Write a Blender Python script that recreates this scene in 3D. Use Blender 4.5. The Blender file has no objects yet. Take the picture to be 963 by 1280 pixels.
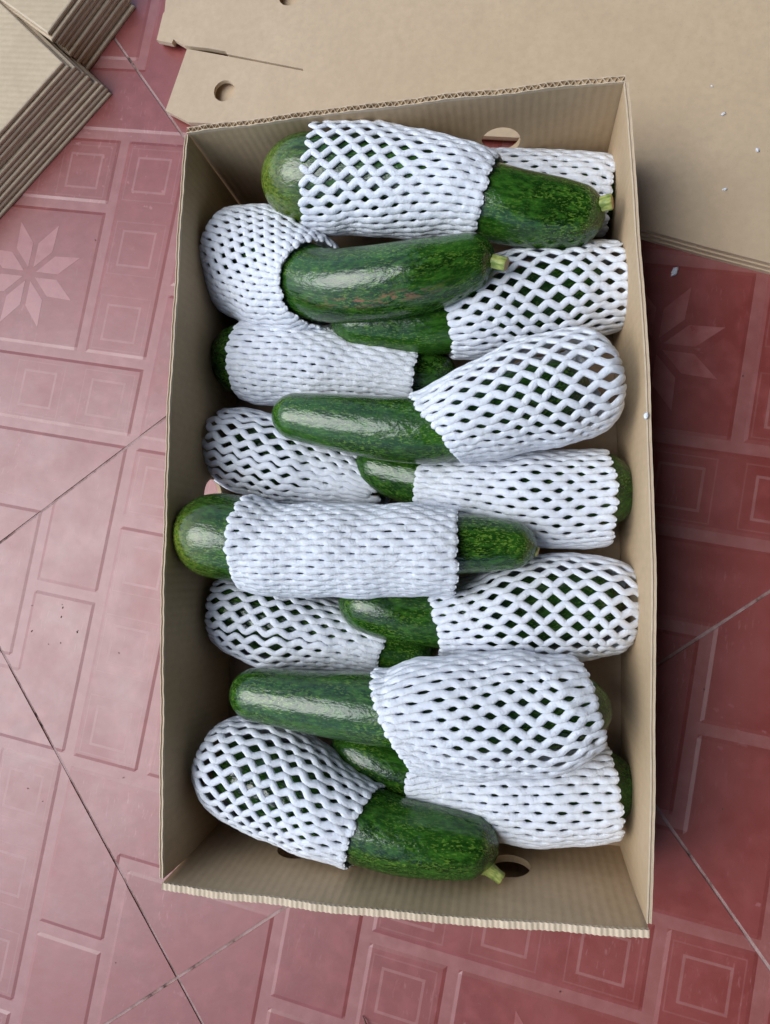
import bpy, bmesh, math, random
import numpy as np
from mathutils import Vector, Matrix, noise
from mathutils.geometry import delaunay_2d_cdt
random.seed(7)
rng = np.random.default_rng(7)
scene = bpy.context.scene
COL = scene.collection

# ------------------------------------------------------------------ camera
H = 0.616                       # lens height above the floor (m)
F = 844.9; CX = 481.5; CY = 640.0
ax_, ay_, az_ = 0.0898371837653792, 0.18051114125319018, 0.18465362215656173
Rx = np.array([[1,0,0],[0,math.cos(ax_),-math.sin(ax_)],[0,math.sin(ax_),math.cos(ax_)]])
Ry = np.array([[math.cos(ay_),0,math.sin(ay_)],[0,1,0],[-math.sin(ay_),0,math.cos(ay_)]])
Rz = np.array([[math.cos(az_),-math.sin(az_),0],[math.sin(az_),math.cos(az_),0],[0,0,1]])
R = Rz @ Ry @ Rx                # camera -> world
CAM = np.array([0.0, 0.0, H])
def at(px, py, z=0.0):
    """world point that stands at height z along the sight line of a photo point"""
    d = R @ np.array([px-CX, -(py-CY), -F])
    return CAM + d*((z-H)/d[2])
def px_m(P, px):
    """size in metres of px photo pixels at world point P"""
    return px * (-(R.T @ (np.asarray(P)-CAM))[2]) / F
cd = bpy.data.cameras.new('camera'); cam = bpy.data.objects.new('camera', cd); COL.objects.link(cam)
cd.sensor_fit = 'VERTICAL'; cd.sensor_height = 36.0; cd.lens = F/1280*36.0
cd.clip_start = 0.01; cd.clip_end = 200
cam.matrix_world = Matrix([[*R[0],0],[*R[1],0],[*R[2],H],[0,0,0,1]])
scene.camera = cam

# ------------------------------------------------------------------ daylight
SUN_EL = math.radians(55); SUN_AZ = math.radians(195)   # azimuth of the bright side of the sky, from +x counter-clockwise
world = bpy.data.worlds.new('World'); scene.world = world; world.use_nodes = True
nt = world.node_tree; bg = nt.nodes['Background']
sky = nt.nodes.new('ShaderNodeTexSky'); sky.sky_type = 'NISHITA'; sky.sun_disc = False
sky.sun_elevation = SUN_EL; sky.sun_rotation = math.radians(90) - SUN_AZ
sky.dust_density = 2.0; sky.air_density = 1.0; sky.ozone_density = 1.0
nt.links.new(sky.outputs[0], bg.inputs[0]); bg.inputs[1].default_value = 0.12
sd = bpy.data.lights.new('sun', 'SUN'); sd.energy = 1.4; sd.angle = math.radians(45); sd.color = (.87, 0.95, 1.0)
sun = bpy.data.objects.new('sun', sd); COL.objects.link(sun)
sv = Vector((math.cos(SUN_EL)*math.cos(SUN_AZ), math.cos(SUN_EL)*math.sin(SUN_AZ), math.sin(SUN_EL)))
sun.rotation_euler = sv.to_track_quat('Z', 'Y').to_euler()
vs = scene.view_settings
vs.view_transform = 'Standard'; vs.look = 'None'; vs.gamma = 1.0; vs.use_curve_mapping = False
vs.exposure = 0.66

# ------------------------------------------------------------------ helpers
def tag(o, label=None, cat=None, group=None, kind=None):
    if label: o['label'] = label
    if cat: o['category'] = cat
    if group: o['group'] = group
    if kind: o['kind'] = kind
    return o
def link(name, me, mat=None, parent=None, loc=None):
    o = bpy.data.objects.new(name, me); COL.objects.link(o)
    if mat is not None and me is not None and not me.materials: me.materials.append(mat)
    if loc is not None: o.location = loc
    if parent is not None: o.parent = parent
    return o
def empty(name, loc):
    o = bpy.data.objects.new(name, None); COL.objects.link(o); o.location = loc
    o.empty_display_size = 0.02
    return o
def mesh_from(name, V, Fc, smooth=True):
    me = bpy.data.meshes.new(name)
    me.from_pydata([tuple(map(float, v)) for v in V], [], [tuple(map(int, f)) for f in Fc]); me.update()
    if smooth: me.polygons.foreach_set('use_smooth', [True]*len(me.polygons))
    return me
def quad_mesh(name, V, Q, T=None, smooth=True):
    """fast mesh from numpy quads Q (n,4) and triangles T (m,3)"""
    me = bpy.data.meshes.new(name)
    V = np.asarray(V, np.float32); Q = np.asarray(Q, np.int32)
    nT = 0 if T is None else len(T)
    li = Q.ravel() if nT == 0 else np.concatenate([Q.ravel(), np.asarray(T, np.int32).ravel()])
    tot = np.concatenate([np.full(len(Q), 4), np.full(nT, 3)]).astype(np.int32)
    st = np.concatenate([[0], np.cumsum(tot)[:-1]]).astype(np.int32)
    me.vertices.add(len(V)); me.vertices.foreach_set('co', V.ravel())
    me.loops.add(len(li)); me.loops.foreach_set('vertex_index', li)
    me.polygons.add(len(tot)); me.polygons.foreach_set('loop_start', st); me.polygons.foreach_set('loop_total', tot)
    if smooth: me.polygons.foreach_set('use_smooth', np.ones(len(tot), bool))
    me.update(calc_edges=True); me.validate()
    return me
class NT:
    """tiny material graph helper"""
    def __init__(s, name):
        s.m = bpy.data.materials.new(name); s.m.use_nodes = True; s.t = s.m.node_tree
        s.b = s.t.nodes['Principled BSDF']
    def n(s, typ, **kw):
        x = s.t.nodes.new(typ)
        for k, v in kw.items():
            if k.startswith('i_'): x.inputs[k[2:].replace('_', ' ')].default_value = v
            else: setattr(x, k, v)
        return x
    def l(s, a, b): s.t.links.new(a, b)
    def noise(s, vec, scale, detail=3, rough=.55, dist=0):
        x = s.n('ShaderNodeTexNoise'); x.inputs['Scale'].default_value = scale; x.inputs['Detail'].default_value = detail
        x.inputs['Roughness'].default_value = rough; x.inputs['Distortion'].default_value = dist
        if vec is not None: s.l(vec, x.inputs['Vector'])
        return x.outputs[0]
    def ramp(s, fac, stops):
        x = s.n('ShaderNodeValToRGB'); e = x.color_ramp.elements
        while len(e) < len(stops): e.new(0.5)
        for k, (p, c) in enumerate(stops):
            e[k].position = p; e[k].color = (*c, 1) if len(c) == 3 else c
        s.l(fac, x.inputs[0]); return x.outputs[0]
    def mix(s, fac, a, b, typ='MIX'):
        x = s.n('ShaderNodeMix', data_type='RGBA', blend_type=typ)
        for k, v in ((0, fac), (6, a), (7, b)):
            if isinstance(v, (float, int)): x.inputs[k].default_value = v
            elif isinstance(v, tuple): x.inputs[k].default_value = (*v, 1)
            else: s.l(v, x.inputs[k])
        return x.outputs[2]
    def math(s, op, a, b=0.0, c=0.0):
        x = s.n('ShaderNodeMath', operation=op)
        for k, v in ((0, a), (1, b), (2, c)):
            if isinstance(v, (float, int)): x.inputs[k].default_value = v
            else: s.l(v, x.inputs[k])
        return x.outputs[0]
    def mapping(s, vec, scale=(1,1,1), rot=(0,0,0)):
        x = s.n('ShaderNodeMapping'); x.inputs['Scale'].default_value = scale; x.inputs['Rotation'].default_value = rot
        s.l(vec, x.inputs[0]); return x.outputs[0]
    def attr(s, name): return s.n('ShaderNodeAttribute', attribute_name=name)
    def bump(s, h, strength, dist, prev=None):
        x = s.n('ShaderNodeBump'); x.inputs['Strength'].default_value = strength; x.inputs['Distance'].default_value = dist
        s.l(h, x.inputs['Height'])
        if prev is not None: s.l(prev, x.inputs['Normal'])
        return x.outputs[0]
    def out(s, color=None, rough=None, normal=None, **kw):
        for k, v in (('Base Color', color), ('Roughness', rough), ('Normal', normal)):
            if v is None: continue
            if isinstance(v, tuple): s.b.inputs[k].default_value = (*v, 1)
            elif isinstance(v, float): s.b.inputs[k].default_value = v
            else: s.l(v, s.b.inputs[k])
        for k, v in kw.items(): s.b.inputs[k.replace('_', ' ')].default_value = v
        return s.m

# ------------------------------------------------------------------ materials
def mat_tile():
    g = NT('glazed_tile'); P = g.n('ShaderNodeNewGeometry').outputs['Position']
    a = g.attr('band').outputs['Fac']
    n1 = g.noise(P, 7, 4); n2 = g.noise(P, 60, 4); n3 = g.noise(P, 420, 2)
    red = g.ramp(n1, [(.3, (.195, .031, .026)), (.7, (.25, .05, .042))])
    red = g.mix(g.ramp(n2, [(.45, (0,0,0)), (.75, (1,1,1))]), red, (.27, .055, .05))
    # dried water marks and scuffs
    sc = g.noise(g.mapping(P, (9, 2.2, 1), (0, 0, .8)), 40, 3)
    scm = g.math('MULTIPLY', g.ramp(sc, [(.60, (0,0,0)), (.72, (1,1,1))]), g.ramp(g.noise(P, 9, 2), [(.5, (0,0,0)), (.66, (1,1,1))]))
    red = g.mix(g.math('MULTIPLY', scm, .35), red, (.45, .2, .19))
    spot = g.ramp(g.noise(P, 130, 2), [(.66, (0,0,0)), (.72, (1,1,1))])
    spm = g.math('MULTIPLY', spot, g.ramp(g.noise(P, 5, 2), [(.52, (0,0,0)), (.64, (1,1,1))]))
    red = g.mix(g.math('MULTIPLY', spm, .45), red, (.48, .2, .2))
    dust = g.mix(n2, (.29, .10, .09), (.36, .16, .145))
    c = g.mix(g.math('MULTIPLY', a, g.math('ADD', .3, g.math('MULTIPLY', n2, .6))), red, dust)
    rg = g.ramp(g.noise(P, 14, 4, .7), [(.3, (.36,)*3), (.7, (.48,)*3)])
    rg = g.mix(a, rg, (.45, .45, .45)); rg = g.mix(g.math('MULTIPLY', spm, .5), rg, (.6,)*3)
    nb = g.bump(g.noise(P, 90, 2), .12, .001, g.bump(n3, .05, .0004))
    return g.out(c, rg, nb, IOR=1.75)
def mat_star():
    g = NT('worn_star_print'); P = g.n('ShaderNodeNewGeometry').outputs['Position']
    n2 = g.noise(P, 70, 4)
    return g.out(g.ramp(n2, [(.3, (.29, .08, .075)), (.7, (.36, .125, .115))]), g.ramp(n2, [(.3, (.27,)*3), (.7, (.42,)*3)]), IOR=1.75)
def mat_grout():
    g = NT('grout'); P = g.n('ShaderNodeNewGeometry').outputs['Position']
    n = g.noise(P, 22, 4, .7); 
    c = g.ramp(n, [(.36, (.04, .025, .02)), (.42, (.25, .15, .13)), (.55, (.40, .27, .25))])
    return g.out(c, .85, g.bump(g.noise(P, 600, 3), .5, .001))
def mat_kraft(name, c0, c1, axis=None, pitch=.0065, ribs=.18, rough=.72):
    """kraft liner: fine fibres, blotches, and the soft ribs of the flutes printing through"""
    g = NT(name); tc = g.n('ShaderNodeTexCoord').outputs['Object']
    n1 = g.noise(tc, 9, 4); n2 = g.noise(tc, 160, 4); n3 = g.noise(tc, 900, 2)
    c = g.ramp(n1, [(.3, c0), (.7, c1)])
    c = g.mix(g.math('MULTIPLY', g.ramp(g.noise(tc, 3.5, 5, .65), [(.48, (0,0,0)), (.72, (1,1,1))]), .3), c, tuple(x*.72 for x in c0))
    c = g.mix(g.ramp(n2, [(.35, (0,0,0)), (.7, (.5,)*3)]), c, tuple(x*.86 for x in c0))
    c = g.mix(g.ramp(n3, [(.62, (0,0,0)), (.75, (.35,)*3)]), c, tuple(x*.6 for x in c0))
    nb = g.bump(n2, .15, .0006, g.bump(g.noise(tc, 12, 3), .5, .004))
    if axis is not None:
        w = g.n('ShaderNodeTexWave', wave_type='BANDS', bands_direction=axis, wave_profile='SIN')
        w.inputs['Scale'].default_value = 2*math.pi/pitch/20; w.inputs['Distortion'].default_value = .5
        w.inputs['Detail'].default_value = 1; w.inputs['Detail Scale'].default_value = .4
        g.l(tc, w.inputs['Vector'])
        c = g.mix(g.math('MULTIPLY', w.outputs['Fac'], .08), c, tuple(x*.75 for x in c0))
        nb = g.bump(w.outputs['Fac'], ribs, .0007, nb)
    return g.out(c, rough, nb)
def mat_skin():
    g = NT('courgette_skin'); v = g.attr('rest').outputs['Vector']; oi = g.n('ShaderNodeObjectInfo').outputs['Random']
    off = g.n('ShaderNodeVectorMath', operation='ADD'); g.l(v, off.inputs[0])
    cmb = g.n('ShaderNodeCombineXYZ'); g.l(g.math('MULTIPLY', oi, 7.0), cmb.inputs[0]); g.l(g.math('MULTIPLY', oi, 3.0), cmb.inputs[1]); g.l(cmb.outputs[0], off.inputs[1])
    v = off.outputs[0]
    vs_ = g.mapping(v, (.42, 1, 1))
    big = g.noise(g.mapping(v, (.3, 1, 1)), 38, 3)
    fine = g.noise(vs_, 820, 3, .6); mid = g.noise(vs_, 260, 3, .6)
    base = g.ramp(big, [(.32, (.005, .025, .003)), (.55, (.012, .054, .006)), (.75, (.026, .098, .011))])
    # pale flecks that run in broken lines along the fruit
    fl = g.ramp(fine, [(.53, (0,0,0)), (.60, (1,1,1))])
    dens = g.ramp(g.noise(vs_, 70, 2), [(.38, (.12,)*3), (.66, (1,)*3)])
    k = g.math('MULTIPLY', fl, dens)
    base = g.mix(g.math('MULTIPLY', g.ramp(mid, [(.45, (0,0,0)), (.65, (1,1,1))]), .6), base, (.045, .15, .016))
    c = g.mix(g.math('MULTIPLY', k, .6), base, (.18, .32, .04))
    # yellowish lit patches under the highlight, painted into the skin at the ends
    e = g.attr('tip').outputs['Fac']
    e = g.math('MULTIPLY', e, g.ramp(g.noise(vs_, 420, 3), [(.38, (.25,)*3), (.58, (1,)*3)]))
    c = g.mix(g.math('MULTIPLY', e, .6), c, (.24, .28, .04))
    # scrape
    s = g.attr('scar').outputs['Fac']
    sn = g.ramp(g.noise(g.mapping(v, (.4, 1, 1)), 330, 3), [(.5, (0,0,0)), (.6, (.8,)*3)])
    c = g.mix(g.math('MULTIPLY', s, sn), c, (.30, .12, .06))
    nb = g.bump(g.noise(vs_, 210, 3, .6), .42, .0018)
    nb = g.bump(fine, .18, .0007, nb)
    rg = g.ramp(g.noise(v, 45, 3), [(.3, (.08,)*3), (.75, (.15,)*3)])
    return g.out(c, rg, nb, IOR=1.58)
def mat_stem():
    g = NT('courgette_stem'); v = g.attr('rest').outputs['Vector']
    c = g.ramp(g.noise(g.mapping(v, (.3, 1, 1)), 500, 3), [(.35, (.14, .21, .04)), (.65, (.42, .46, .13))])
    e = g.attr('tip').outputs['Fac']
    c = g.mix(e, c, (.5, .36, .18))
    return g.out(c, .5, g.bump(g.noise(v, 700, 2), .4, .0006))
def mat_foam():
    g = NT('white_net_foam'); P = g.n('ShaderNodeTexCoord').outputs['Object']
    n1 = g.noise(P, 700, 3, .6); n2 = g.noise(P, 180, 2)
    c = g.ramp(n2, [(.3, (.72, .76, .84)), (.7, (.80, .835, .90))])
    g.b.inputs['Subsurface Weight'].default_value = .45; g.b.inputs['Subsurface Radius'].default_value = (.004, .004, .0045)
    g.b.inputs['Subsurface Scale'].default_value = .6
    return g.out(c, .8, g.bump(n1, .7, .0012, g.bump(n2, .4, .0014)), IOR=1.25)
def mat_plain(name, c0, c1, scale=30, rough=.8):
    g = NT(name); P = g.n('ShaderNodeTexCoord').outputs['Object']
    return g.out(g.ramp(g.noise(P, scale, 4), [(.3, c0), (.7, c1)]), rough, g.bump(g.noise(P, scale*8, 3), .3, .002))
M_TILE = mat_tile(); M_STAR = mat_star(); M_GROUT = mat_grout()
K0, K1 = (.51, .365, .215), (.57, .415, .25)
M_WALL = mat_kraft('kraft_ribbed', K0, K1, 'X', .0066)
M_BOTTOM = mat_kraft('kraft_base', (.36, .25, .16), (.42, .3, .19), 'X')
M_FLAT = mat_kraft('kraft_smooth', (.54, .405, .265), (.60, .455, .30), None, rough=.6)
M_STACK = mat_kraft('kraft_stack', (.52, .41, .27), (.60, .48, .32), 'Y', .006, .35)
M_EDGE = mat_kraft('kraft_cut_edge', (.58, .46, .32), (.70, .57, .41))
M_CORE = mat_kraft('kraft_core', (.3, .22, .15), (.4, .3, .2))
M_SKIN = mat_skin(); M_STEM = mat_stem(); M_FOAM = mat_foam()
M_PORCH = mat_plain('porch_plaster', (.05, .046, .042), (.07, .063, .056), 3)
M_EARTH = mat_plain('yard_earth', (.30, .26, .20), (.38, .33, .26), 3)
M_TWIG = mat_plain('dry_stalk', (.09, .05, .04), (.16, .09, .06), 200)

# ------------------------------------------------------------------ floor: relief tiles
MOD = 0.1291*H                                   # moulded pattern module
ORG = np.array([.009*H, -.555*H])                # pattern node (0,0)
VS = {(2,6),(2,7),(2,0),(2,2),(2,3),(0,5),(0,6),(0,3),(0,2),(0,7)} | {(3,k) for k in range(8)}
HS = {(0,0),(1,0),(0,1),(1,1),(2,1),(3,1),(1,2),(2,3),(0,4),(1,4),(3,4),(0,5),(1,5),(2,5),(3,5),(0,6),(1,6),(2,6),(3,7)}
SQ = {(0,0),(1,0),(2,0),(2,7),(2,6),(2,5),(1,5),(0,5),(3,4),(3,3),(3,2),(3,1)}
def canon(i, j):
    k = i//4
    return (i-4*k, (j+4*k) % 8)
def make_tile_mesh():
    w, b = .125, .04
    offs = [0, w, w+b, .19, .205, .305, .335, .765, .795, .895, .91, 1-b]
    lo, hi = -5, 5                                # around the tile centre, pattern node (-3,3)
    xs = sorted(i+o for i in range(lo, hi) for o in offs)
    n = len(xs)
    def low(x, y):
        i0, j0 = math.floor(x+1e-6), math.floor(y+1e-6)
        for i in (i0-1, i0):
            for j in (j0-1, j0):
                ci = canon(i-3, j+3)
                if ci in VS and i-1e-6 <= x <= i+w+1e-6 and j-1e-6 <= y <= j+1+w+1e-6: return True
                if ci in HS and i-1e-6 <= x <= i+1+w+1e-6 and j-1e-6 <= y <= j+w+1e-6: return True
        return False
    L = [[low(x, y) for y in xs] for x in xs]
    bm = bmesh.new(); lay = bm.faces.layers.float.new('band')
    vv = [[bm.verts.new((x*MOD, y*MOD, -.00055 if L[a][c] else 0)) for c, y in enumerate(xs)] for a, x in enumerate(xs)]
    for a in range(n-1):
        for c in range(n-1):
            q = [vv[a][c], vv[a+1][c], vv[a+1][c+1], vv[a][c+1]]
            f = bm.faces.new(q)
            s = L[a][c]+L[a+1][c]+L[a+1][c+1]+L[a][c+1]
            band = .8 if s == 4 else (.1 if s else 0)
            if not s:
                mx, my = (xs[a]+xs[a+1])/2, (xs[c]+xs[c+1])/2
                i, j = math.floor(mx), math.floor(my); fx, fy = mx-i, my-j
                if canon(i-3, j+3) in SQ:
                    ring = lambda p, q_: p < min(fx, fy) and max(fx, fy) < 1.1-p and not (q_ < min(fx, fy) and max(fx, fy) < 1.1-q_)
                    if ring(.305, .335): band = 1.0
                    elif ring(.19, .205): band = .5
            f[lay] = band
    D = 4*MOD/math.sqrt(2)*1.0*math.sqrt(2)/math.sqrt(2)
    half = 4*MOD/math.sqrt(2) - .0014
    for sx, sy in ((1,1),(1,-1),(-1,1),(-1,-1)):
        nrm = Vector((sx, sy, 0)).normalized()
        bmesh.ops.bisect_plane(bm, geom=bm.verts[:]+bm.edges[:]+bm.faces[:], plane_co=nrm*half, plane_no=nrm, clear_outer=True)
    be = [e for e in bm.edges if len(e.link_faces) == 1]
    r = bmesh.ops.extrude_edge_only(bm, edges=be)
    nv = [x for x in r['geom'] if isinstance(x, bmesh.types.BMVert)]
    for x in nv:
        d = Vector((x.co.x, x.co.y, 0)).normalized(); x.co.x += d.x*.0006; x.co.y += d.y*.0006; x.co.z = -.006
    me = bpy.data.meshes.new('tile'); bm.to_mesh(me); bm.free(); me.materials.append(M_TILE)
    return me
def make_star_mesh():
    V, Fc = [], []
    c = np.array([.065, .065])
    for k in range(8):
        t = math.radians(22.5+45*k)
        ring = [(.10, t), (.43, t-.30), (.76, t), (.43, t+.30)]
        b0 = len(V)
        for z in (.00012, -.0005):
            for r_, a in ring: V.append(((c[0]+r_*math.cos(a))*MOD, (c[1]+r_*math.sin(a))*MOD, z))
        Fc.append((b0, b0+1, b0+2, b0+3))
        for q in range(4): Fc.append((b0+q, b0+4+q, b0+4+(q+1) % 4, b0+(q+1) % 4))
    me = mesh_from('star_motif', V, Fc, False); me.materials.append(M_STAR)
    return me
gm = mesh_from('floor', [(-5,-5,0),(5,-5,0),(5,5,0),(-5,5,0)], [(0,1,2,3)], False)
floor = link('floor', gm, M_GROUT, loc=(0,0,.0013)); tag(floor, kind='structure')
tile_me = make_tile_mesh(); star_me = make_star_mesh()
for a in range(-4, 5):
    for b in range(-4, 5):
        i, j = -3+4*a+4*b, 3+4*a-4*b
        if abs(i+3) > 17 or abs(j-3) > 17: continue
        t = link('tile', tile_me, parent=floor)
        t.location = (ORG[0]+i*MOD, ORG[1]+j*MOD, .0009+random.uniform(-.0001, .0001))
        t.rotation_euler = (random.uniform(-.0007, .0007), random.uniform(-.0007, .0007), 0)
        link('star_motif', star_me, parent=t)
ge = mesh_from('ground', [(-60,-60,0),(60,-60,0),(60,60,0),(-60,60,0)], [(0,1,2,3)], False)
tag(link('ground', ge, M_EARTH, loc=(0,0,-.03)), kind='structure')

# ------------------------------------------------------------------ porch around (roof slab and house walls, above and behind the viewer)
def box_mesh(name, lo, hi):
    x0,y0,z0 = lo; x1,y1,z1 = hi
    V = [(x0,y0,z0),(x1,y0,z0),(x1,y1,z0),(x0,y1,z0),(x0,y0,z1),(x1,y0,z1),(x1,y1,z1),(x0,y1,z1)]
    return mesh_from(name, V, [(3,2,1,0),(4,5,6,7),(0,1,5,4),(1,2,6,5),(2,3,7,6),(3,0,4,7)], False)
PZ = math.radians(10)
o = link('porch_ceiling', box_mesh('porch_ceiling', (-.40, -5, 2.5), (4.2, 5, 2.65)), M_PORCH); o.rotation_euler.z = PZ; tag(o, kind='structure')
o = link('house_wall', box_mesh('house_wall', (1.9, -5, -.02), (2.1, 5, 2.49)), M_PORCH); o.rotation_euler.z = PZ
tag(o, 'plain plastered house wall closing the porch on the dark side', 'wall')
o = link('side_wall', box_mesh('side_wall', (-.40, 1.9, -.02), (1.89, 2.1, 2.49)), M_PORCH); o.rotation_euler.z = PZ
tag(o, 'plain plastered end wall of the porch beyond the cardboard', 'wall')

# ------------------------------------------------------------------ the open box
HB = 0.12
cTL, cTR, cBR, cBL = at(232,160,HB)[:2], at(785,93,HB)[:2], at(816,1168,HB)[:2], at(199,1108,HB)[:2]
BA = math.radians(10.28)
bc = (cTL+cTR+cBR+cBL)/4
ux = np.array([math.cos(BA), math.sin(BA)]); uy = np.array([-math.sin(BA), math.cos(BA)])
BW = (np.dot(cTR-cTL, ux)+np.dot(cBR-cBL, ux))/2; BL = (np.dot(cTL-cBL, uy)+np.dot(cTR-cBR, uy))/2
box = empty('cardboard_box', (bc[0], bc[1], .0005)); box.rotation_euler.z = BA
tag(box, 'open kraft cardboard box filled with courgettes in white foam nets, standing on the red tiles', 'box')
def panel(name, L, Hh, thick, holes, bulge, lean, mat, nseg=24):
    """upright board: x along, z up, inner face at y=0 and outer at y=thick; bulge(x,z) pushes it outwards"""
    pts, edges, faces = [], [], []
    nx = nseg; nz = 6
    loop = [(L*k/nx, 0) for k in range(nx)] + [(L, Hh*k/nz) for k in range(nz)] + [(L*(1-k/nx), Hh) for k in range(nx)] + [(0, Hh*(1-k/nz)) for k in range(nz)]
    pts += loop; faces.append(list(range(len(loop))))
    for hx, hz, ra, rb in holes:
        b0 = len(pts); pts += [(hx+ra*math.cos(-2*math.pi*k/28), hz+rb*math.sin(-2*math.pi*k/28)) for k in range(28)]
        faces.append(list(range(b0, b0+28)))
    for a in range(1, nx):
        for b in range(1, nz):
            x, z = L*a/nx, Hh*b/nz
            if all(((x-h[0])/(h[2]*1.15))**2+((z-h[1])/(h[3]*1.15))**2 > 1 for h in holes): pts.append((x, z))
    v2, e2, f2, *_ = delaunay_2d_cdt([Vector(p) for p in pts], [], faces, 1, 1e-7)
    keep = []
    for f in f2:
        c = sum((v2[k] for k in f), Vector((0,0)))/len(f)
        if any(((c.x-h[0])/h[2])**2+((c.y-h[1])/h[3])**2 < .97 for h in holes): continue
        keep.append(f)
    n = len(v2); V = []
    for s in (0, 1):
        for p in v2: V.append((p.x, s*thick+bulge(p.x/L, p.y/Hh)+lean*p.y/Hh, p.y))
    Fc = [tuple(f) for f in keep] + [tuple(n+k for k in reversed(f)) for f in keep]
    cnt = {}
    for f in keep:
        for k in range(len(f)):
            a, b = f[k], f[(k+1) % len(f)]; cnt[(a, b)] = 1
    for (a, b) in cnt:
        if (b, a) not in cnt: Fc.append((b, a, n+a, n+b))
    bm = bmesh.new(); me = mesh_from(name, V, Fc, False); bm.from_mesh(me); bmesh.ops.recalc_face_normals(bm, faces=bm.faces); bm.to_mesh(me); bm.free()
    me.materials.append(mat); return me
def cut_edge(name, L, Hh, thick, bulge, lean, pitch, lip, skin=.0006, style='wave'):
    """corrugated cut edge on top of a board: two liners with the wavy flute between them"""
    V, Q = [], []
    n = int(L/pitch*8)
    def strip(yf, wd, zt, zb):
        b0 = len(V)
        for k in range(n+1):
            x = L*k/n; o_ = bulge(x/L, 1)+lean; y = yf(x); zz = zt+.0005*math.sin(x*90)+.0003*math.sin(x*410+1)+(.00018*math.sin(2*math.pi*x/pitch) if style == 'ridged' else 0)
            V.extend([(x, o_+y, Hh+zb), (x, o_+y, Hh+zz), (x, o_+y+wd, Hh+zz), (x, o_+y+wd, Hh+zb)])
        for k in range(n):
            a = b0+4*k
            for q in range(3): Q.append((a+q, a+4+q, a+5+q, a+1+q))
        Q.append((b0, b0+1, b0+2, b0+3)); a = b0+4*n; Q.append((a+3, a+2, a+1, a))
    if style == 'ridged':
        strip(lambda x: .00015*math.sin(2*math.pi*x/pitch), thick-.0002, lip, 0)
    else:
        strip(lambda x: 0, skin, lip, 0); strip(lambda x: thick-skin, skin, lip-.0003, 0)
    am = (thick-2*skin)/2-.0003
    if style == 'plain': strip(lambda x: skin+.0001, thick-2*skin-.0002, lip-.0012, 0)
    elif style == 'wave': strip(lambda x: thick/2-.0003+am*math.sin(2*math.pi*x/pitch), .0006, lip-.0003, 0)
    bm = bmesh.new(); me = mesh_from(name, V, Q, False); bm.from_mesh(me); bmesh.ops.recalc_face_normals(bm, faces=bm.faces); bm.to_mesh(me); bm.free()
    me.materials.append(M_EDGE); return me
TS, TE = .0030, .0052
lip = .0025
bl = lambda a, q=0.: (lambda u, v: a*math.sin(math.pi*u)*(q+(1-q)*v**1.5) + .0004*math.sin(u*23)*v)
def wall(label, L, thick, holes, bulge, lean, loc, rz, pitch, style='wave'):
    w = link('wall', panel('wall', L, HB-lip, thick, holes, bulge, lean, M_WALL), parent=box, loc=loc); w.rotation_euler.z = rz
    if label: w['label'] = label
    e = link('corrugated_edge', cut_edge('corrugated_edge', L, HB-lip, thick, bulge, lean, pitch, lip, style=style), parent=w)
    tag(e, kind='stuff')
    return w
# bottom/near end, top/far end, left side, right side (outer faces on the rim corners)
wx, wy = BW/2, BL/2
hr = .0165
def local(px, py, z):
    p = at(px, py, z)[:2]-bc; return float(np.dot(p, ux)), float(np.dot(p, uy))
wall('far end wall with a round hand hole', BW-.004, TE, [(local(626,174,.063)[0]+wx-.002, .063, .0165, .0185), (.085, .068, .0165, .0165)], bl(.002), .000, (-wx+.002, wy-TE, 0), 0, .0052)
wall('near end wall with two round hand holes', BW-.004, TE, [(wx-.002-local(637,1080,.05)[0], .05, .0165, .0165), (wx-.002-local(372,1066,.05)[0], .05, .0165, .0165)], bl(.004), .010, (wx-.002, -wy+TE+.0075, 0), math.pi, .0038, 'ridged')
wall(None, BL-2*TE-.002, TS, [(local(250,622,.047)[1]+wy-TE-.001, .047, .0165, .0165)], bl(.0075), .0, (-wx+TS, -wy+TE+.001, 0), math.pi/2, .0052, 'plain')
wall(None, BL-2*TE-.002, TS, [(.30, .045, .0165, .0165)], bl(.0095, .75), .0, (wx-TS, wy-TE-.001, 0), -math.pi/2, .0052, 'plain')
ow = link('hole_backing', box_mesh('hole_backing', (-wx+.004, -wy-.0080, .002), (wx-.004, -wy-.0058, .086)), M_WALL, box)  # panel added behind the near hand holes to keep them dark
bm_ = [(-wx+TS-.0005, -wy+TE-.002)]+[(wx-TS+.0068*math.sin(math.pi*k/20), -wy+TE-.002+(BL-2*TE+.002)*k/20) for k in range(21)]+[(-wx+TS-.0005, wy-TE)]
nb_ = len(bm_)
link('base', mesh_from('base', [(x, y, z) for z in (.0045, 0) for x, y in bm_], [tuple(range(nb_)), tuple(nb_+k for k in reversed(range(nb_)))]+[(k, nb_+k, nb_+(k+1) % nb_, (k+1) % nb_) for k in range(nb_)], False), M_BOTTOM, box)

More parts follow.
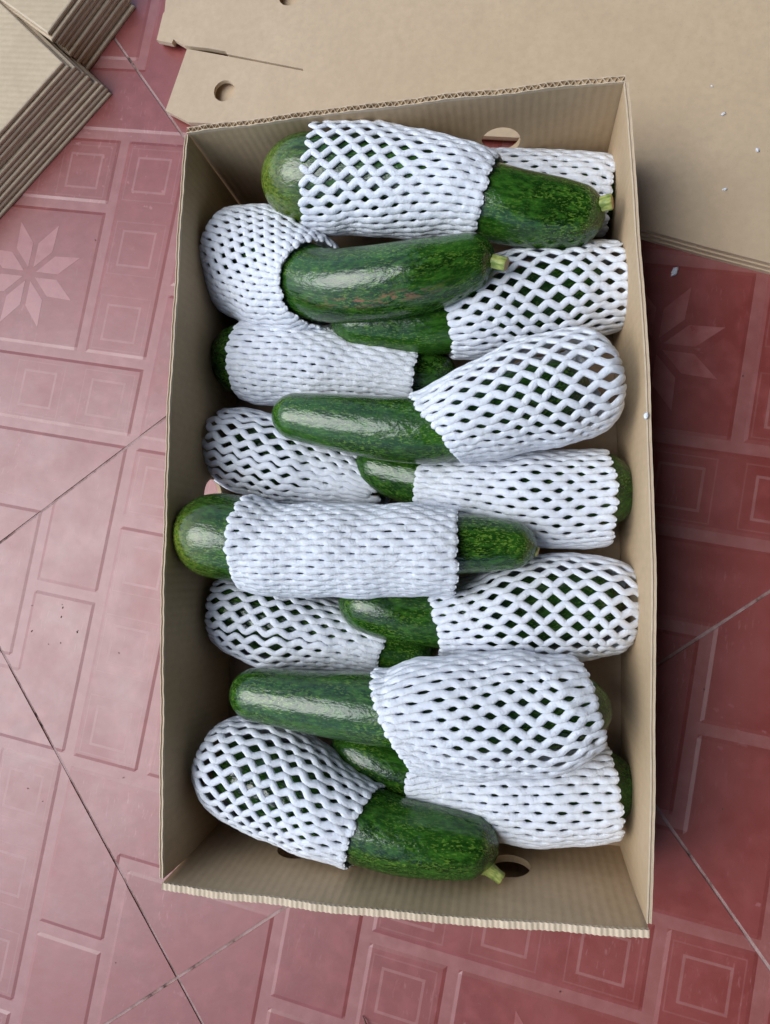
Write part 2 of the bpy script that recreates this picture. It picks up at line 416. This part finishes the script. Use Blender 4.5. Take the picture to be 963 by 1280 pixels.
# ------------------------------------------------------------------ flattened boxes (two stacks at the left, blanks behind the box)
def sheet_mesh(name, poly, z0, z1, mats, prof):
    """flat corrugated sheet cut to a world-space outline: two liners and a recessed core"""
    t = z1-z0; P = [Vector((p[0], p[1])) for p in poly]
    area = sum(P[k].x*P[(k+1) % len(P)].y-P[(k+1) % len(P)].x*P[k].y for k in range(len(P)))
    if area < 0: P.reverse()
    c = sum(P, Vector((0, 0)))/len(P)
    n = len(P)
    def inset(d):
        out = []
        for k in range(n):
            a, b, q = P[k-1], P[k], P[(k+1) % n]
            e1 = (b-a).normalized(); e2 = (q-b).normalized()
            n1 = Vector((-e1.y, e1.x)); n2 = Vector((-e2.y, e2.x)); m = (n1+n2)
            if m.length < 1e-4: m = n1
            m = m.normalized(); out.append(b+m*d/max(.5, m.dot(n1)))
        return out
    rings = [(z0+t*a_, d_) for a_, d_ in prof]
    V = []
    for z, d in rings:
        for p in inset(d): V.append((p.x-c.x, p.y-c.y, z))
    Fc, mi = [], []
    for r_ in range(len(rings)-1):
        for k in range(n):
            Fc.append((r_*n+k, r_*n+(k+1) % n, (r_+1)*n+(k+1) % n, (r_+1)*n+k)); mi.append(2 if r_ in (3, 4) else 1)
    Fc.append(tuple(reversed(range(n)))); mi.append(0)
    Fc.append(tuple(range((len(rings)-1)*n, len(rings)*n))); mi.append(0)
    me = mesh_from(name, V, Fc, False)
    for m_ in mats: me.materials.append(m_)
    me.polygons.foreach_set('material_index', mi)
    return me, c
ORD = ['topmost','second','third','fourth','fifth','sixth','seventh','eighth','ninth','tenth','eleventh']
def stack(tl, bt, dirpx, n, hs, la, lb, where, group, top_lab):
    """tl: photo point of the top sheet's near corner, bt: of the bottom sheet's; dirpx: second photo point along the visible side at floor level"""
    a0 = at(*bt, 0)[:2]; a1 = at(*tl, hs)[:2]; e = at(*dirpx, 0)[:2]-a0; e /= np.linalg.norm(e)
    f = np.array([e[1], -e[0]])
    if np.dot(f, a0) < 0: f = -f          # away from the viewer
    t = hs/n
    for k in range(n):
        u = (k+.5)/n
        c = a0*(1-u)+a1*u + e*random.uniform(-.002, .002)+f*random.uniform(-.0012, .0012)
        rot = random.uniform(-.004, .004); ee = e*math.cos(rot)+f*math.sin(rot); ff = f*math.cos(rot)-e*math.sin(rot)
        z0 = .0015+k*t
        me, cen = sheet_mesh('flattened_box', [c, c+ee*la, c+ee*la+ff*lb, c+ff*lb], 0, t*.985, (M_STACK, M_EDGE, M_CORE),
            [(0,.0017),(.12,.0006),(.28,.0002),(.45,0),(.5,.0007),(.55,0),(.72,.0002),(.88,.0006),(1,.0017)])
        idx = n-1-k
        tag(link('flattened_box', me, loc=(cen.x, cen.y, z0)), (top_lab if idx == 0 else '%s flattened box from the top of %s' % (ORD[idx], where) if idx < n-1 else 'bottom flattened box of '+where+', on the tiles'), 'flattened box', group)
stack((80, 77), (143, 119), (0, 277), 11, .047, .62, .42, 'the larger stack at the left edge', 'flattened boxes in the left stack',
      'topmost flattened box of the larger stack at the left edge')
stack((60, 44), (112, 92), (163, 23), 10, .047, .085, .6, 'the smaller stack in the top left corner', 'flattened boxes in the top left corner stack',
      'topmost flattened box of the smaller stack in the top left corner, above a dark gap')

def blank(z0, t, dx, dy, holes, label, dy2=0):
    z = z0+t
    sh = lambda x, y: at(x+dx, y+dy, z)[:2]
    cor = [at(0,0,0)]
    bxy = lambda lx, ly: bc+ux*lx+uy*ly
    outer = [sh(222,-160), sh(206,14), sh(204,17), sh(196,50), sh(215,54), sh(217,49), sh(231,57)]
    slot = [sh(262,60.5), sh(282,64), sh(284,67.5), sh(379,86.2), sh(379.4,88.6), sh(283,70), sh(234,61)]
    lowr = [sh(207,138), sh(236,153), sh(420,160), sh(626,171), sh(772,178), sh(779,281+dy2), sh(800,285+dy2), sh(880,307.5+dy2), sh(963,329+dy2), sh(1300,428+dy2), sh(1300,-160)]
    pts = outer+slot+lowr
    c = np.mean(pts, axis=0)
    fl = [list(range(len(pts)))]; P = [Vector(p-c) for p in pts]
    hl = []
    for (hx, hy, hr_) in holes:
        h = at(hx, hy, z)[:2]-c; hl.append((h, hr_)); b0 = len(P)
        P += [Vector((h[0]+hr_*math.cos(-2*math.pi*k/32), h[1]+hr_*math.sin(-2*math.pi*k/32))) for k in range(32)]
        fl.append(list(range(b0, b0+32)))
    v2, e2, f2, *_ = delaunay_2d_cdt(P, [], fl, 1, 1e-7)
    keep = [f for f in f2 if not any(np.linalg.norm(np.array(sum((v2[k] for k in f), Vector((0,0)))/len(f))-h) < r_*.98 for h, r_ in hl)]
    n = len(v2); V = [(p.x, p.y, zz) for zz in (t, 0) for p in v2]
    Fc = [tuple(f) for f in keep]+[tuple(n+k for k in reversed(f)) for f in keep]; mi = [0]*len(Fc)
    E = {(f[k], f[(k+1) % len(f)]) for f in keep for k in range(len(f))}
    for a, b in E:
        if (b, a) not in E: Fc.append((b, a, n+a, n+b)); mi.append(1)
    me = mesh_from('flattened_box', V, Fc, False)
    me.materials.append(M_FLAT); me.materials.append(M_EDGE); me.polygons.foreach_set('material_index', mi)
    bm = bmesh.new(); bm.from_mesh(me); bmesh.ops.recalc_face_normals(bm, faces=bm.faces); bm.to_mesh(me); bm.free()
    o = link('flattened_box', me, loc=(c[0], c[1], z0))
    tag(o, label, 'flattened box', 'box blanks lying flat behind the open box')
    return o
blank(.0015, .0042, 3, 1, [], 'lowest flat cardboard blank under the two others behind the open box', 11)
blank(.0060, .0042, 1, 1, [(280.5,113.5,.0112), (362,-6,.0112)], 'middle flat cardboard blank showing as a thin strip under the top one', 5)
blank(.0105, .0042, 0, 0, [(280.5,113.5,.0112), (362,-6,.0112)], 'uppermost large flat cardboard blank with round holes and a slot, behind the open box')

# ------------------------------------------------------------------ courgettes in foam nets
def spline(P, n):
    """Catmull-Rom through rows of P, n samples evenly spaced by arc length of the first three columns"""
    P = np.asarray(P, float); Q = np.vstack([2*P[0]-P[1], P, 2*P[-1]-P[-2]]); out = []
    for k in range(1, len(Q)-2):
        for t in np.linspace(0, 1, 24, endpoint=False):
            a, b, c, d = Q[k-1], Q[k], Q[k+1], Q[k+2]
            out.append(.5*((2*b)+(-a+c)*t+(2*a-5*b+4*c-d)*t*t+(-a+3*b-3*c+d)*t**3))
    out.append(P[-1]); out = np.array(out)
    s = np.concatenate([[0], np.cumsum(np.linalg.norm(np.diff(out[:, :3], axis=0), axis=1))])
    ss = np.linspace(0, s[-1], n)
    return ss, np.stack([np.interp(ss, s, out[:, k]) for k in range(out.shape[1])], 1)
def frames(C):
    T = np.gradient(C, axis=0); T /= np.linalg.norm(T, axis=1)[:, None]
    up = np.array([0, 0, 1.0]); N = up-(T@up)[:, None]*T; N /= np.linalg.norm(N, axis=1)[:, None]
    return T, N, np.cross(N, T)
def px_path(pts):
    out = []
    for p in pts:
        w = at(p[0], p[1], p[2]); out.append([*w, px_m(w, p[3])])
    return out
def fruit_mesh(pts, seed, scar=None, tipglow=(0, 0), blunt=(1.25, 1.1)):
    r_ = np.random.default_rng(seed)
    s, D = spline(px_path(pts), 110); L = s[-1]
    # denser rings at the round ends
    u = .5-.5*np.cos(np.linspace(0, math.pi, 110)); u = .45*u+.55*np.linspace(0, 1, 110); u[0] = 0; u[-1] = 1
    D = np.stack([np.interp(u*L, s, D[:, k]) for k in range(4)], 1); s = u*L
    C, rr = D[:, :3], D[:, 3]
    T, N, B = frames(C)
    def cap(d, e, p): q = np.clip(1-d/e, 0, 1); return (1-q**p)**(1/p)
    rr = rr*cap(s, rr[0]*blunt[0], 2.15)*cap(L-s, rr[-1]*blunt[1], 2.0)
    K = 56; ph = np.arange(K)*2*math.pi/K
    a1, a2, a3 = r_.uniform(0, 6.28, 3)
    rip = 1+.013*np.cos(5*ph[None]+a1)*(.4+.6*(s/L)[:, None])+.012*np.sin(2*ph[None]+a2+6*s[:, None]/L)+.008*np.sin(s[:, None]*75+a3)*np.cos(ph[None]+a1)
    RR = rr[:, None]*rip
    V = C[:, None]+RR[..., None]*(np.cos(ph)[None, :, None]*N[:, None]+np.sin(ph)[None, :, None]*B[:, None])
    M = len(s); idx = np.arange(M*K).reshape(M, K)
    Q = np.stack([idx[:-1], np.roll(idx, -1, 1)[:-1], np.roll(idx, -1, 1)[1:], idx[1:]], -1).reshape(-1, 4)
    rest = np.stack([np.broadcast_to(s[:, None], RR.shape), rr[:, None]*np.cos(ph), rr[:, None]*np.sin(ph)], -1).reshape(-1, 3)
    tip = np.clip(1.3-s/.045, 0, 1)*tipglow[0]+np.clip(1-(L-s)/.018, 0, 1)*tipglow[1]
    tip = (tip[:, None]*np.clip(.45-.9*np.sin(ph[None]-.5), 0, 1)).ravel()
    sc = np.zeros(M*K)
    if scar is not None:
        su, sp, ls, lp = scar
        g = np.exp(-((s[:, None]/L-su)/ls)**2-((((ph[None]-sp+math.pi) % (2*math.pi))-math.pi)/lp)**2); sc = np.clip(g*1.6, 0, 1).ravel()
    me = quad_mesh('skin', V.reshape(-1, 3), Q)
    a = me.attributes.new('rest', 'FLOAT_VECTOR', 'POINT'); a.data.foreach_set('vector', rest.astype(np.float32).ravel())
    a = me.attributes.new('tip', 'FLOAT', 'POINT'); a.data.foreach_set('value', tip.astype(np.float32))
    a = me.attributes.new('scar', 'FLOAT', 'POINT'); a.data.foreach_set('value', sc.astype(np.float32))
    me.materials.append(M_SKIN)
    return me, C, T[-1], rr
def stem_mesh(p0, p1, r0, r1):
    p0 = np.asarray(p0); p1 = np.asarray(p1); d = p1-p0; L = np.linalg.norm(d); d /= L
    a = np.cross(d, [0, 0, 1.]); a /= np.linalg.norm(a); b = np.cross(a, d)
    K = 20; prof = [(-.004, r0*1.9, 0), (0, r0*1.45, 0), (.25*L, r0*1.02, 0), (.75*L, r1, 0), (.96*L, r1*1.05, 0), (L, r1*.92, 1), (L-.0006, r1*.5, 1), (L-.0008, .0002, 1)]
    V, rest, tip = [], [], []
    for s, r_, t in prof:
        for k in range(K):
            p = 2*math.pi*k/K; q = r_*(1+.22*abs(math.cos(2.5*p)) - .10)
            V.append(p0+d*s+a*q*math.cos(p)+b*q*math.sin(p)); rest.append((s, q*math.cos(p), q*math.sin(p))); tip.append(t)
    n = len(prof); idx = np.arange(n*K).reshape(n, K)
    Q = np.stack([idx[:-1], np.roll(idx, -1, 1)[:-1], np.roll(idx, -1, 1)[1:], idx[1:]], -1).reshape(-1, 4)
    me = quad_mesh('stem', V, Q[:, ::-1])
    x = me.attributes.new('rest', 'FLOAT_VECTOR', 'POINT'); x.data.foreach_set('vector', np.array(rest, np.float32).ravel())
    x = me.attributes.new('tip', 'FLOAT', 'POINT'); x.data.foreach_set('value', np.array(tip, np.float32))
    me.materials.append(M_STEM); return me
def sleeve_mesh(pts, rv, seed, N=38, seg=.0086, open_at=0., w=(.1, .1), twist=0., e0=0., e1=0., sr=.00240, ragged=.002, k0=0., k1=0., fruit=None):
    """net of zigzag foam strands welded side to side. pts: photo x, y, height, half width px; rv: half height of the tube (m);
    open_at: angle from the top where the net is stretched most, w: how much at either end; e0/e1: how far the top of each mouth is drawn back"""
    r_ = np.random.default_rng(seed)
    s, D = spline(px_path(pts), 200); L = s[-1]
    sub = 6; nseg = max(4, int(round(L/seg))); seg = L/nseg; M = nseg*sub+1
    S = np.linspace(0, L, M)
    j = np.arange(N)
    uu = 2*math.pi*j/N
    f = r_.uniform(0, 6.28, 8)
    # strand ends drawn back around the mouths
    t = S/L
    base = uu[:, None]+twist*(S-L/2)[None]
    cu = np.cos(base-open_at)
    back0 = e0*np.cos(uu+twist*(-L/2)); back1 = e1*np.cos(uu+twist*L/2)
    back0 = back0-k0*np.sin(uu+twist*(-L/2)); back1 = back1+k1*np.sin(uu+twist*L/2)
    back0 = back0+r_.uniform(0, ragged, N); back1 = back1+r_.uniform(0, ragged, N)
    SS = S[None]+back0[:, None]*(1-t)[None]**2-back1[:, None]*t[None]**2
    SS += .0010*np.sin(SS*60+2*base+f[0])+.0005*np.sin(SS*110-3*base+f[1])
    SSc = np.clip(SS, 0, L)
    C = np.stack([np.interp(SSc, s, D[:, k]) for k in range(3)], -1); Rh = np.interp(SSc, s, D[:, 3])
    T_, N_, B_ = frames(D[:, :3])
    Nn = np.stack([np.interp(SSc, s, N_[:, k]) for k in range(3)], -1); Bb = np.stack([np.interp(SSc, s, B_[:, k]) for k in range(3)], -1); Tt = np.stack([np.interp(SSc, s, T_[:, k]) for k in range(3)], -1)
    C = C+Tt*(SS-SSc)[..., None]
    Rh = Rh-sr; Rh = Rh*(1+.018*np.sin(SS*85+base+f[2])+.015*np.sin(SS*150-2*base+f[3]))
    Rv = np.minimum(Rh, rv+.0012*np.sin(SS*60+base*2+f[4]))
    W = (w[0]*(1-t)+w[1]*t)[None]*(1+.06*np.sin(SS*60+f[5]))
    dens = 1+W*np.cos(base-open_at)
    phi = base+W*np.sin(base-open_at)+.02*np.sin(3*base+SS*40+f[6])+.014*np.sin(5*base-SS*60+f[7])
    loc = np.sqrt((Rh*np.cos(phi))**2+(Rv*np.sin(phi))**2)
    p = loc*dens*2*math.pi/N                                   # distance to the next strand
    srl = sr*np.clip(1.12-.35*(p/.006-1), .78, 1.15)
    amp = np.maximum(p/2-.80*srl, .00105*np.clip((p-.0036)/.0012, .2, 1))
    x = S[None]/seg*math.pi
    tri = 2/math.pi*np.arcsin(.97*np.cos(x)); kk = np.clip((p-.0058)/.003, 0, 1)
    zz = (kk*(.6*tri+.4*np.cos(x))+(1-kk)*np.tanh(1.7*np.cos(x))/math.tanh(1.7))*np.where(j % 2 == 0, 1, -1)[:, None]
    phi2 = phi+amp*zz/np.maximum(loc, .004)
    nvec = np.cos(phi2)[..., None]*Nn*Rv[..., None]+np.sin(phi2)[..., None]*Bb*Rh[..., None]
    P = C+nvec
    nn = np.cos(phi2)[..., None]*Nn*Rh[..., None]+np.sin(phi2)[..., None]*Bb*Rv[..., None]; nn /= np.linalg.norm(nn, axis=-1)[..., None]
    if fruit is not None:                                      # keep the net outside the skin
        A, ra = fruit
        q = P.reshape(-1, 3); d = q[:, None]-A[None]; dist = np.linalg.norm(d, axis=2); gap = dist-ra[None]
        k = np.argmin(gap, 1); g_ = gap[np.arange(len(q)), k]; push = np.maximum(0, .7*sr-g_)
        dirv = d[np.arange(len(q)), k]/dist[np.arange(len(q)), k][:, None]
        P = (q+dirv*push[:, None]).reshape(P.shape)
    # welds stand slightly proud/low so that crossings do not look perfectly flat
    P = P+nn*(.0002*np.where(j % 2 == 0, 1, -1)[:, None]*np.sin(S/seg*math.pi)[None])[..., None]
    Tg = np.gradient(P, axis=1); Tg /= np.linalg.norm(Tg, axis=-1)[..., None]
    Sd = np.cross(Tg, nn); Sd /= np.linalg.norm(Sd, axis=-1)[..., None]; nn = np.cross(Sd, Tg)
    ns = r_.standard_normal(srl.shape); ns = (ns+np.roll(ns, 1, 1)+np.roll(ns, -1, 1))/3; rad = srl*(1+.05*ns)
    taper = np.clip(np.minimum(S, L-S)/.0022, .0, 1)**.5; taper[0] = taper[-1] = .35; rad = rad*taper[None]
    K = 8; a = np.arange(K)*2*math.pi/K
    ring = P[:, :, None]+rad[:, :, None, None]*(np.cos(a)[None, None, :, None]*Sd[:, :, None]*1.27+np.sin(a)[None, None, :, None]*nn[:, :, None]*.66)
    V = ring.reshape(-1, 3); idx = np.arange(N*M*K).reshape(N, M, K)
    Q = np.stack([idx[:, :-1], np.roll(idx, -1, 2)[:, :-1], np.roll(idx, -1, 2)[:, 1:], idx[:, 1:]], -1).reshape(-1, 4)
    caps = np.concatenate([idx[:, 0, :][:, [0, 1, 2, 3]], idx[:, 0, :][:, [0, 3, 4, 7]], idx[:, 0, :][:, [4, 5, 6, 7]], idx[:, -1, :][:, [3, 2, 1, 0]], idx[:, -1, :][:, [7, 4, 3, 0]], idx[:, -1, :][:, [7, 6, 5, 4]]])
    me = quad_mesh('foam_net', V, np.concatenate([Q, caps]))
    me.materials.append(M_FOAM); return me
GR = 'courgettes packed in the cardboard box'
def courgette(label, fruit, net, rv, seed, stem=None, scar=None, tip=(0, 0), blunt=(1.25, 1.1), **kw):
    b = at(*fruit[len(fruit)//2][:3]); root = empty('courgette', (b[0], b[1], b[2]-.03)); tag(root, label, 'courgette', GR)
    inv = -np.array(root.location)
    me, end, T, rr = fruit_mesh(fruit, seed, scar, tip, blunt)
    for m, n in ((me, 'skin'),):
        o = link(n, m, parent=root); o.location = inv
    if stem is not None:
        (x0, y0, z0), (x1, y1, z1), r0, r1 = stem
        o = link('stem', stem_mesh(at(x0, y0, z0), at(x1, y1, z1), r0, r1), parent=root); o.location = inv
    o = link('foam_net', sleeve_mesh(net, rv, seed+50, fruit=(end, rr), **kw), parent=root); o.location = inv
    return root
UP = .088
courgette('netted courgette along the far box wall, yellow-lit blunt end left, bare stem end right',
    [(330,228,.086,48),(400,225,.087,53),(500,230,.088,51),(580,245,.088,47),(640,259,.088,44.5),(700,268,.086,41),(740,271,.086,33),(757,272,.086,26)],
    [(386,222,.087,67),(450,224,.087,70),(530,233,.088,64),(580,243,.088,58),(614,251,.088,53)], .0365, 1,
    stem=((738,259,.094),(766,252,.099),.0050,.0054), tip=(.9,0), open_at=.5, w=(.34,.0), e0=.004, twist=1.2)
courgette('courgette deep in the far right corner, mostly hidden, only its net showing',
    [(560,235,.034,38),(640,240,.034,44),(740,245,.034,44),(778,245,.034,38)],
    [(590,246,.036,46),(650,246,.036,50),(710,246,.036,50),(765,250,.036,44)], .038, 2, open_at=.3, w=(.2,.2))
courgette('dark courgette with a reddish scratch, rising out of the dense net at the far left',
    [(285,312,.050,40),(340,335,.062,46),(400,356,.082,44),(450,357,.092,45),(500,351,.096,45),(550,341,.098,42),(600,324,.099,33),(620,320,.099,26)],
    [(272,312,.050,38),(286,316,.050,58),(315,328,.053,74),(350,343,.060,76),(382,356,.068,68),(408,362,.076,52)], .040, 3,
    stem=((606,324,.103),(634,331,.106),.0047,.0048), scar=(.66,-.85,.12,.12), open_at=2.6, w=(.1,.25), e0=.0, e1=.016, N=40, twist=.5, seg=.0085)
courgette('courgette under the scratched one, its net opened into diamonds by the right wall',
    [(414,400,.064,26),(450,402,.062,34),(500,405,.060,37),(555,404,.058,38),(650,382,.050,44),(740,364,.045,44),(772,358,.044,38)],
    [(553,407,.058,44),(585,397,.056,54),(640,380,.053,66),(700,368,.050,64),(777,358,.047,56)], .038, 4, open_at=.2, w=(.3,.35), twist=-1.0)
courgette('tightly netted courgette by the left wall, directly below the dense rounded net',
    [(264,450,.040,34),(300,450,.040,44),(380,455,.038,44),(460,464,.036,42),(572,472,.034,28)],
    [(303,450,.044,50),(340,453,.044,54),(430,462,.042,50),(524,474,.040,42)], .036, 5, open_at=0, w=(-.1,-.05), twist=.3)
courgette('glossy slim courgette pointing left above mid box, its net swelling to the right',
    [(342,517,.088,27),(380,522,.088,31),(430,529,.089,36),(490,536,.089,40),(550,535,.088,43),(650,508,.087,48),(735,475,.084,46)],
    [(540,536,.089,50),(585,520,.089,60),(645,500,.088,70),(700,484,.087,73),(745,474,.085,66),(761,470,.083,40)], .0375, 6, open_at=.25, w=(.2,.33), k0=.012, twist=-1.2, blunt=(1.1,1.1))
courgette('courgette at middle right whose dark rounded end pokes from its net by the wall',
    [(445,572,.050,24),(500,592,.048,34),(600,612,.046,44),(700,615,.045,48),(770,612,.045,46),(799,610,.045,40)],
    [(523,607,.048,40),(580,613,.048,50),(660,622,.048,60),(715,624,.047,63),(764,622,.047,62)], .0375, 7, open_at=.5, w=(.1,.1), twist=.4)
courgette('courgette at middle left, its net ending in loose spiky strands by the wall',
    [(285,562,.036,38),(340,572,.036,44),(420,590,.034,40),(480,612,.032,30)],
    [(274,552,.036,44),(305,562,.038,54),(350,577,.038,54),(410,597,.037,42),(484,621,.034,20)], .0355, 8, N=31, open_at=.1, w=(.16,.0), e0=-.006, ragged=.012, twist=2.4)
courgette('courgette straight across mid box, fat yellow-lit end left, tight white net round its waist',
    [(221,664,.086,48),(260,668,.088,53),(300,674,.089,53),(345,682,.089,48),(430,684,.089,45),(520,682,.089,41),(600,680,.088,36),(672,683,.086,27)],
    [(303,686,.088,53),(360,688,.088,59),(440,688,.088,60),(520,688,.087,59),(575,690,.086,56)], .038, 9,
    stem=((664,687,.086),(673,690,.087),.003,.0035), tip=(1.,0), open_at=2.8, w=(.05,.05), twist=.3, N=40)
courgette('courgette with wide net diamonds, by the right wall just below the straight middle one',
    [(425,744,.056,30),(480,760,.055,38),(545,769,.052,40),(640,765,.048,46),(730,758,.046,46),(782,758,.044,38)],
    [(543,779,.053,42),(590,772,.052,52),(660,760,.050,66),(730,758,.048,68),(775,762,.047,58),(796,766,.046,40)], .0385, 10, open_at=-.15, w=(.3,.45), twist=-.8)
courgette('courgette at lower left, square net meshes narrowing right, under the straight middle one',
    [(262,750,.036,32),(300,762,.037,42),(380,785,.036,44),(460,805,.034,36),(545,822,.032,26)],
    [(277,765,.038,40),(304,770,.039,52),(350,782,.039,56),(410,795,.038,46),(482,816,.036,26)], .036, 11, N=33, open_at=.1, w=(.34,.15), twist=2.4, e0=-.003)
courgette('long glossy courgette pointing left in the nearer third, with the largest bulging net',
    [(290,863,.087,30),(330,869,.088,34),(380,876,.089,38),(440,882,.090,43),(500,888,.090,46),(600,892,.089,50),(700,888,.087,48),(765,885,.085,40)],
    [(490,897,.090,62),(540,895,.090,74),(610,894,.089,79),(680,890,.088,76),(722,880,.087,64),(740,875,.086,56)], .0385, 12, N=42, open_at=-.45, w=(-.12,.38), k0=.013, twist=-1.4, blunt=(1.1,1.1))
courgette('courgette in the near right corner, tight bluish net, dark end at the wall',
    [(415,925,.046,28),(470,950,.046,38),(550,972,.044,42),(650,985,.042,46),(740,982,.040,46),(798,975,.040,38)],
    [(512,985,.045,36),(560,988,.044,50),(630,990,.043,60),(700,990,.043,65),(768,985,.042,60)], .038, 13, open_at=0, w=(-.05,0), twist=-.6)
courgette('courgette in the near left corner, stem end pointing at a round hand hole',
    [(272,950,.060,38),(340,975,.066,46),(420,1015,.072,48),(490,1041,.076,46),(550,1052,.077,43),(595,1058,.076,38),(623,1068,.075,28)],
    [(262,944,.060,38),(284,952,.062,58),(325,966,.065,72),(375,990,.068,68),(425,1018,.072,60),(462,1037,.074,52)], .0385, 14, N=36,
    stem=((606,1082,.079),(628,1099,.080),.0050,.0042), open_at=-.1, w=(.28,.05), twist=1.8, e1=.006)

# ------------------------------------------------------------------ crumbs of foam and a stalk
def crumb(px, py, z, size, label, seed):
    bm = bmesh.new(); bmesh.ops.create_icosphere(bm, subdivisions=2, radius=size)
    for v in bm.verts:
        n = noise.noise(v.co*(1.6/size)+Vector((seed*7.1, 0, 0))); v.co *= 1+.6*n; v.co.z *= .45; v.co.y *= .6
    me = bpy.data.meshes.new('foam_crumb'); bm.to_mesh(me); bm.free(); me.polygons.foreach_set('use_smooth', [True]*len(me.polygons))
    w = at(px, py, z); o = link('foam_crumb', me, M_FOAM, loc=(w[0], w[1], z+size*.25)); o.rotation_euler.z = seed*1.3
    tag(o, label, 'foam crumb', 'white foam crumbs')
crumb(843,340,.0024,.0042,'white foam crumb on the dark tiles just below the cardboard edge',1)
ZB = .0147
crumb(890,108,ZB,.0012,'tiny foam crumb on the flat cardboard, farthest of four',2)
crumb(904,143,ZB,.0021,'small white foam crumb on the flat cardboard, second from the top of the photo',3)
crumb(947,188,ZB,.0020,'small foam crumb on the flat cardboard nearest the right edge of the photo',4)
crumb(906,237,ZB,.0020,'small foam crumb on the flat cardboard nearest its front edge',5)
crumb(808,520,HB,.0026,'white foam shred caught on the rim of the right box wall',6)
p0 = at(454,1270,.003); p1 = at(459,1283,.006); p2 = at(452,1290,.003)
V, Q = [], []
for k, (p, r_) in enumerate(((p0,.0004),((p0+p1)/2,.0008),(p1,.0009),((p1+p2)/2,.0007),(p2,.0004))):
    for q in range(6): V.append((p[0]+r_*math.cos(q*math.pi/3), p[1], p[2]+r_*math.sin(q*math.pi/3)))
for k in range(4):
    for q in range(6): Q.append((k*6+q, k*6+(q+1) % 6, (k+1)*6+(q+1) % 6, (k+1)*6+q))
Q.append(tuple(range(6))); Q.append(tuple(24+k for k in range(6)))
tag(link('dry_stalk', mesh_from('dry_stalk', V, Q), M_TWIG), 'small dark dry stalk lying on the tiles at the bottom edge', 'stalk')

# grit trodden onto the tiles at the left
bm = bmesh.new()
for px, py in ((38,787),(41,758),(78,758),(97,787),(75,770),(150,815),(33,986),(77,757),(59,804),(74,803),(98,792),(118,588),(52,1003),(155,972),(905,1010),(880,860),(700,1240),(145,1205),(930,470),(120,300)):
    w = at(px+random.uniform(-2, 2), py+random.uniform(-2, 2), .0026)
    r_ = bmesh.ops.create_icosphere(bm, subdivisions=1, radius=random.uniform(.0004, .0009), matrix=Matrix.Translation(w) @ Matrix.Rotation(random.random()*3, 4, 'Z') @ Matrix.Diagonal((1.6, .8, .5, 1)))
me = bpy.data.meshes.new('grit'); bm.to_mesh(me); bm.free()
tag(link('grit', me, M_TWIG), kind='stuff')
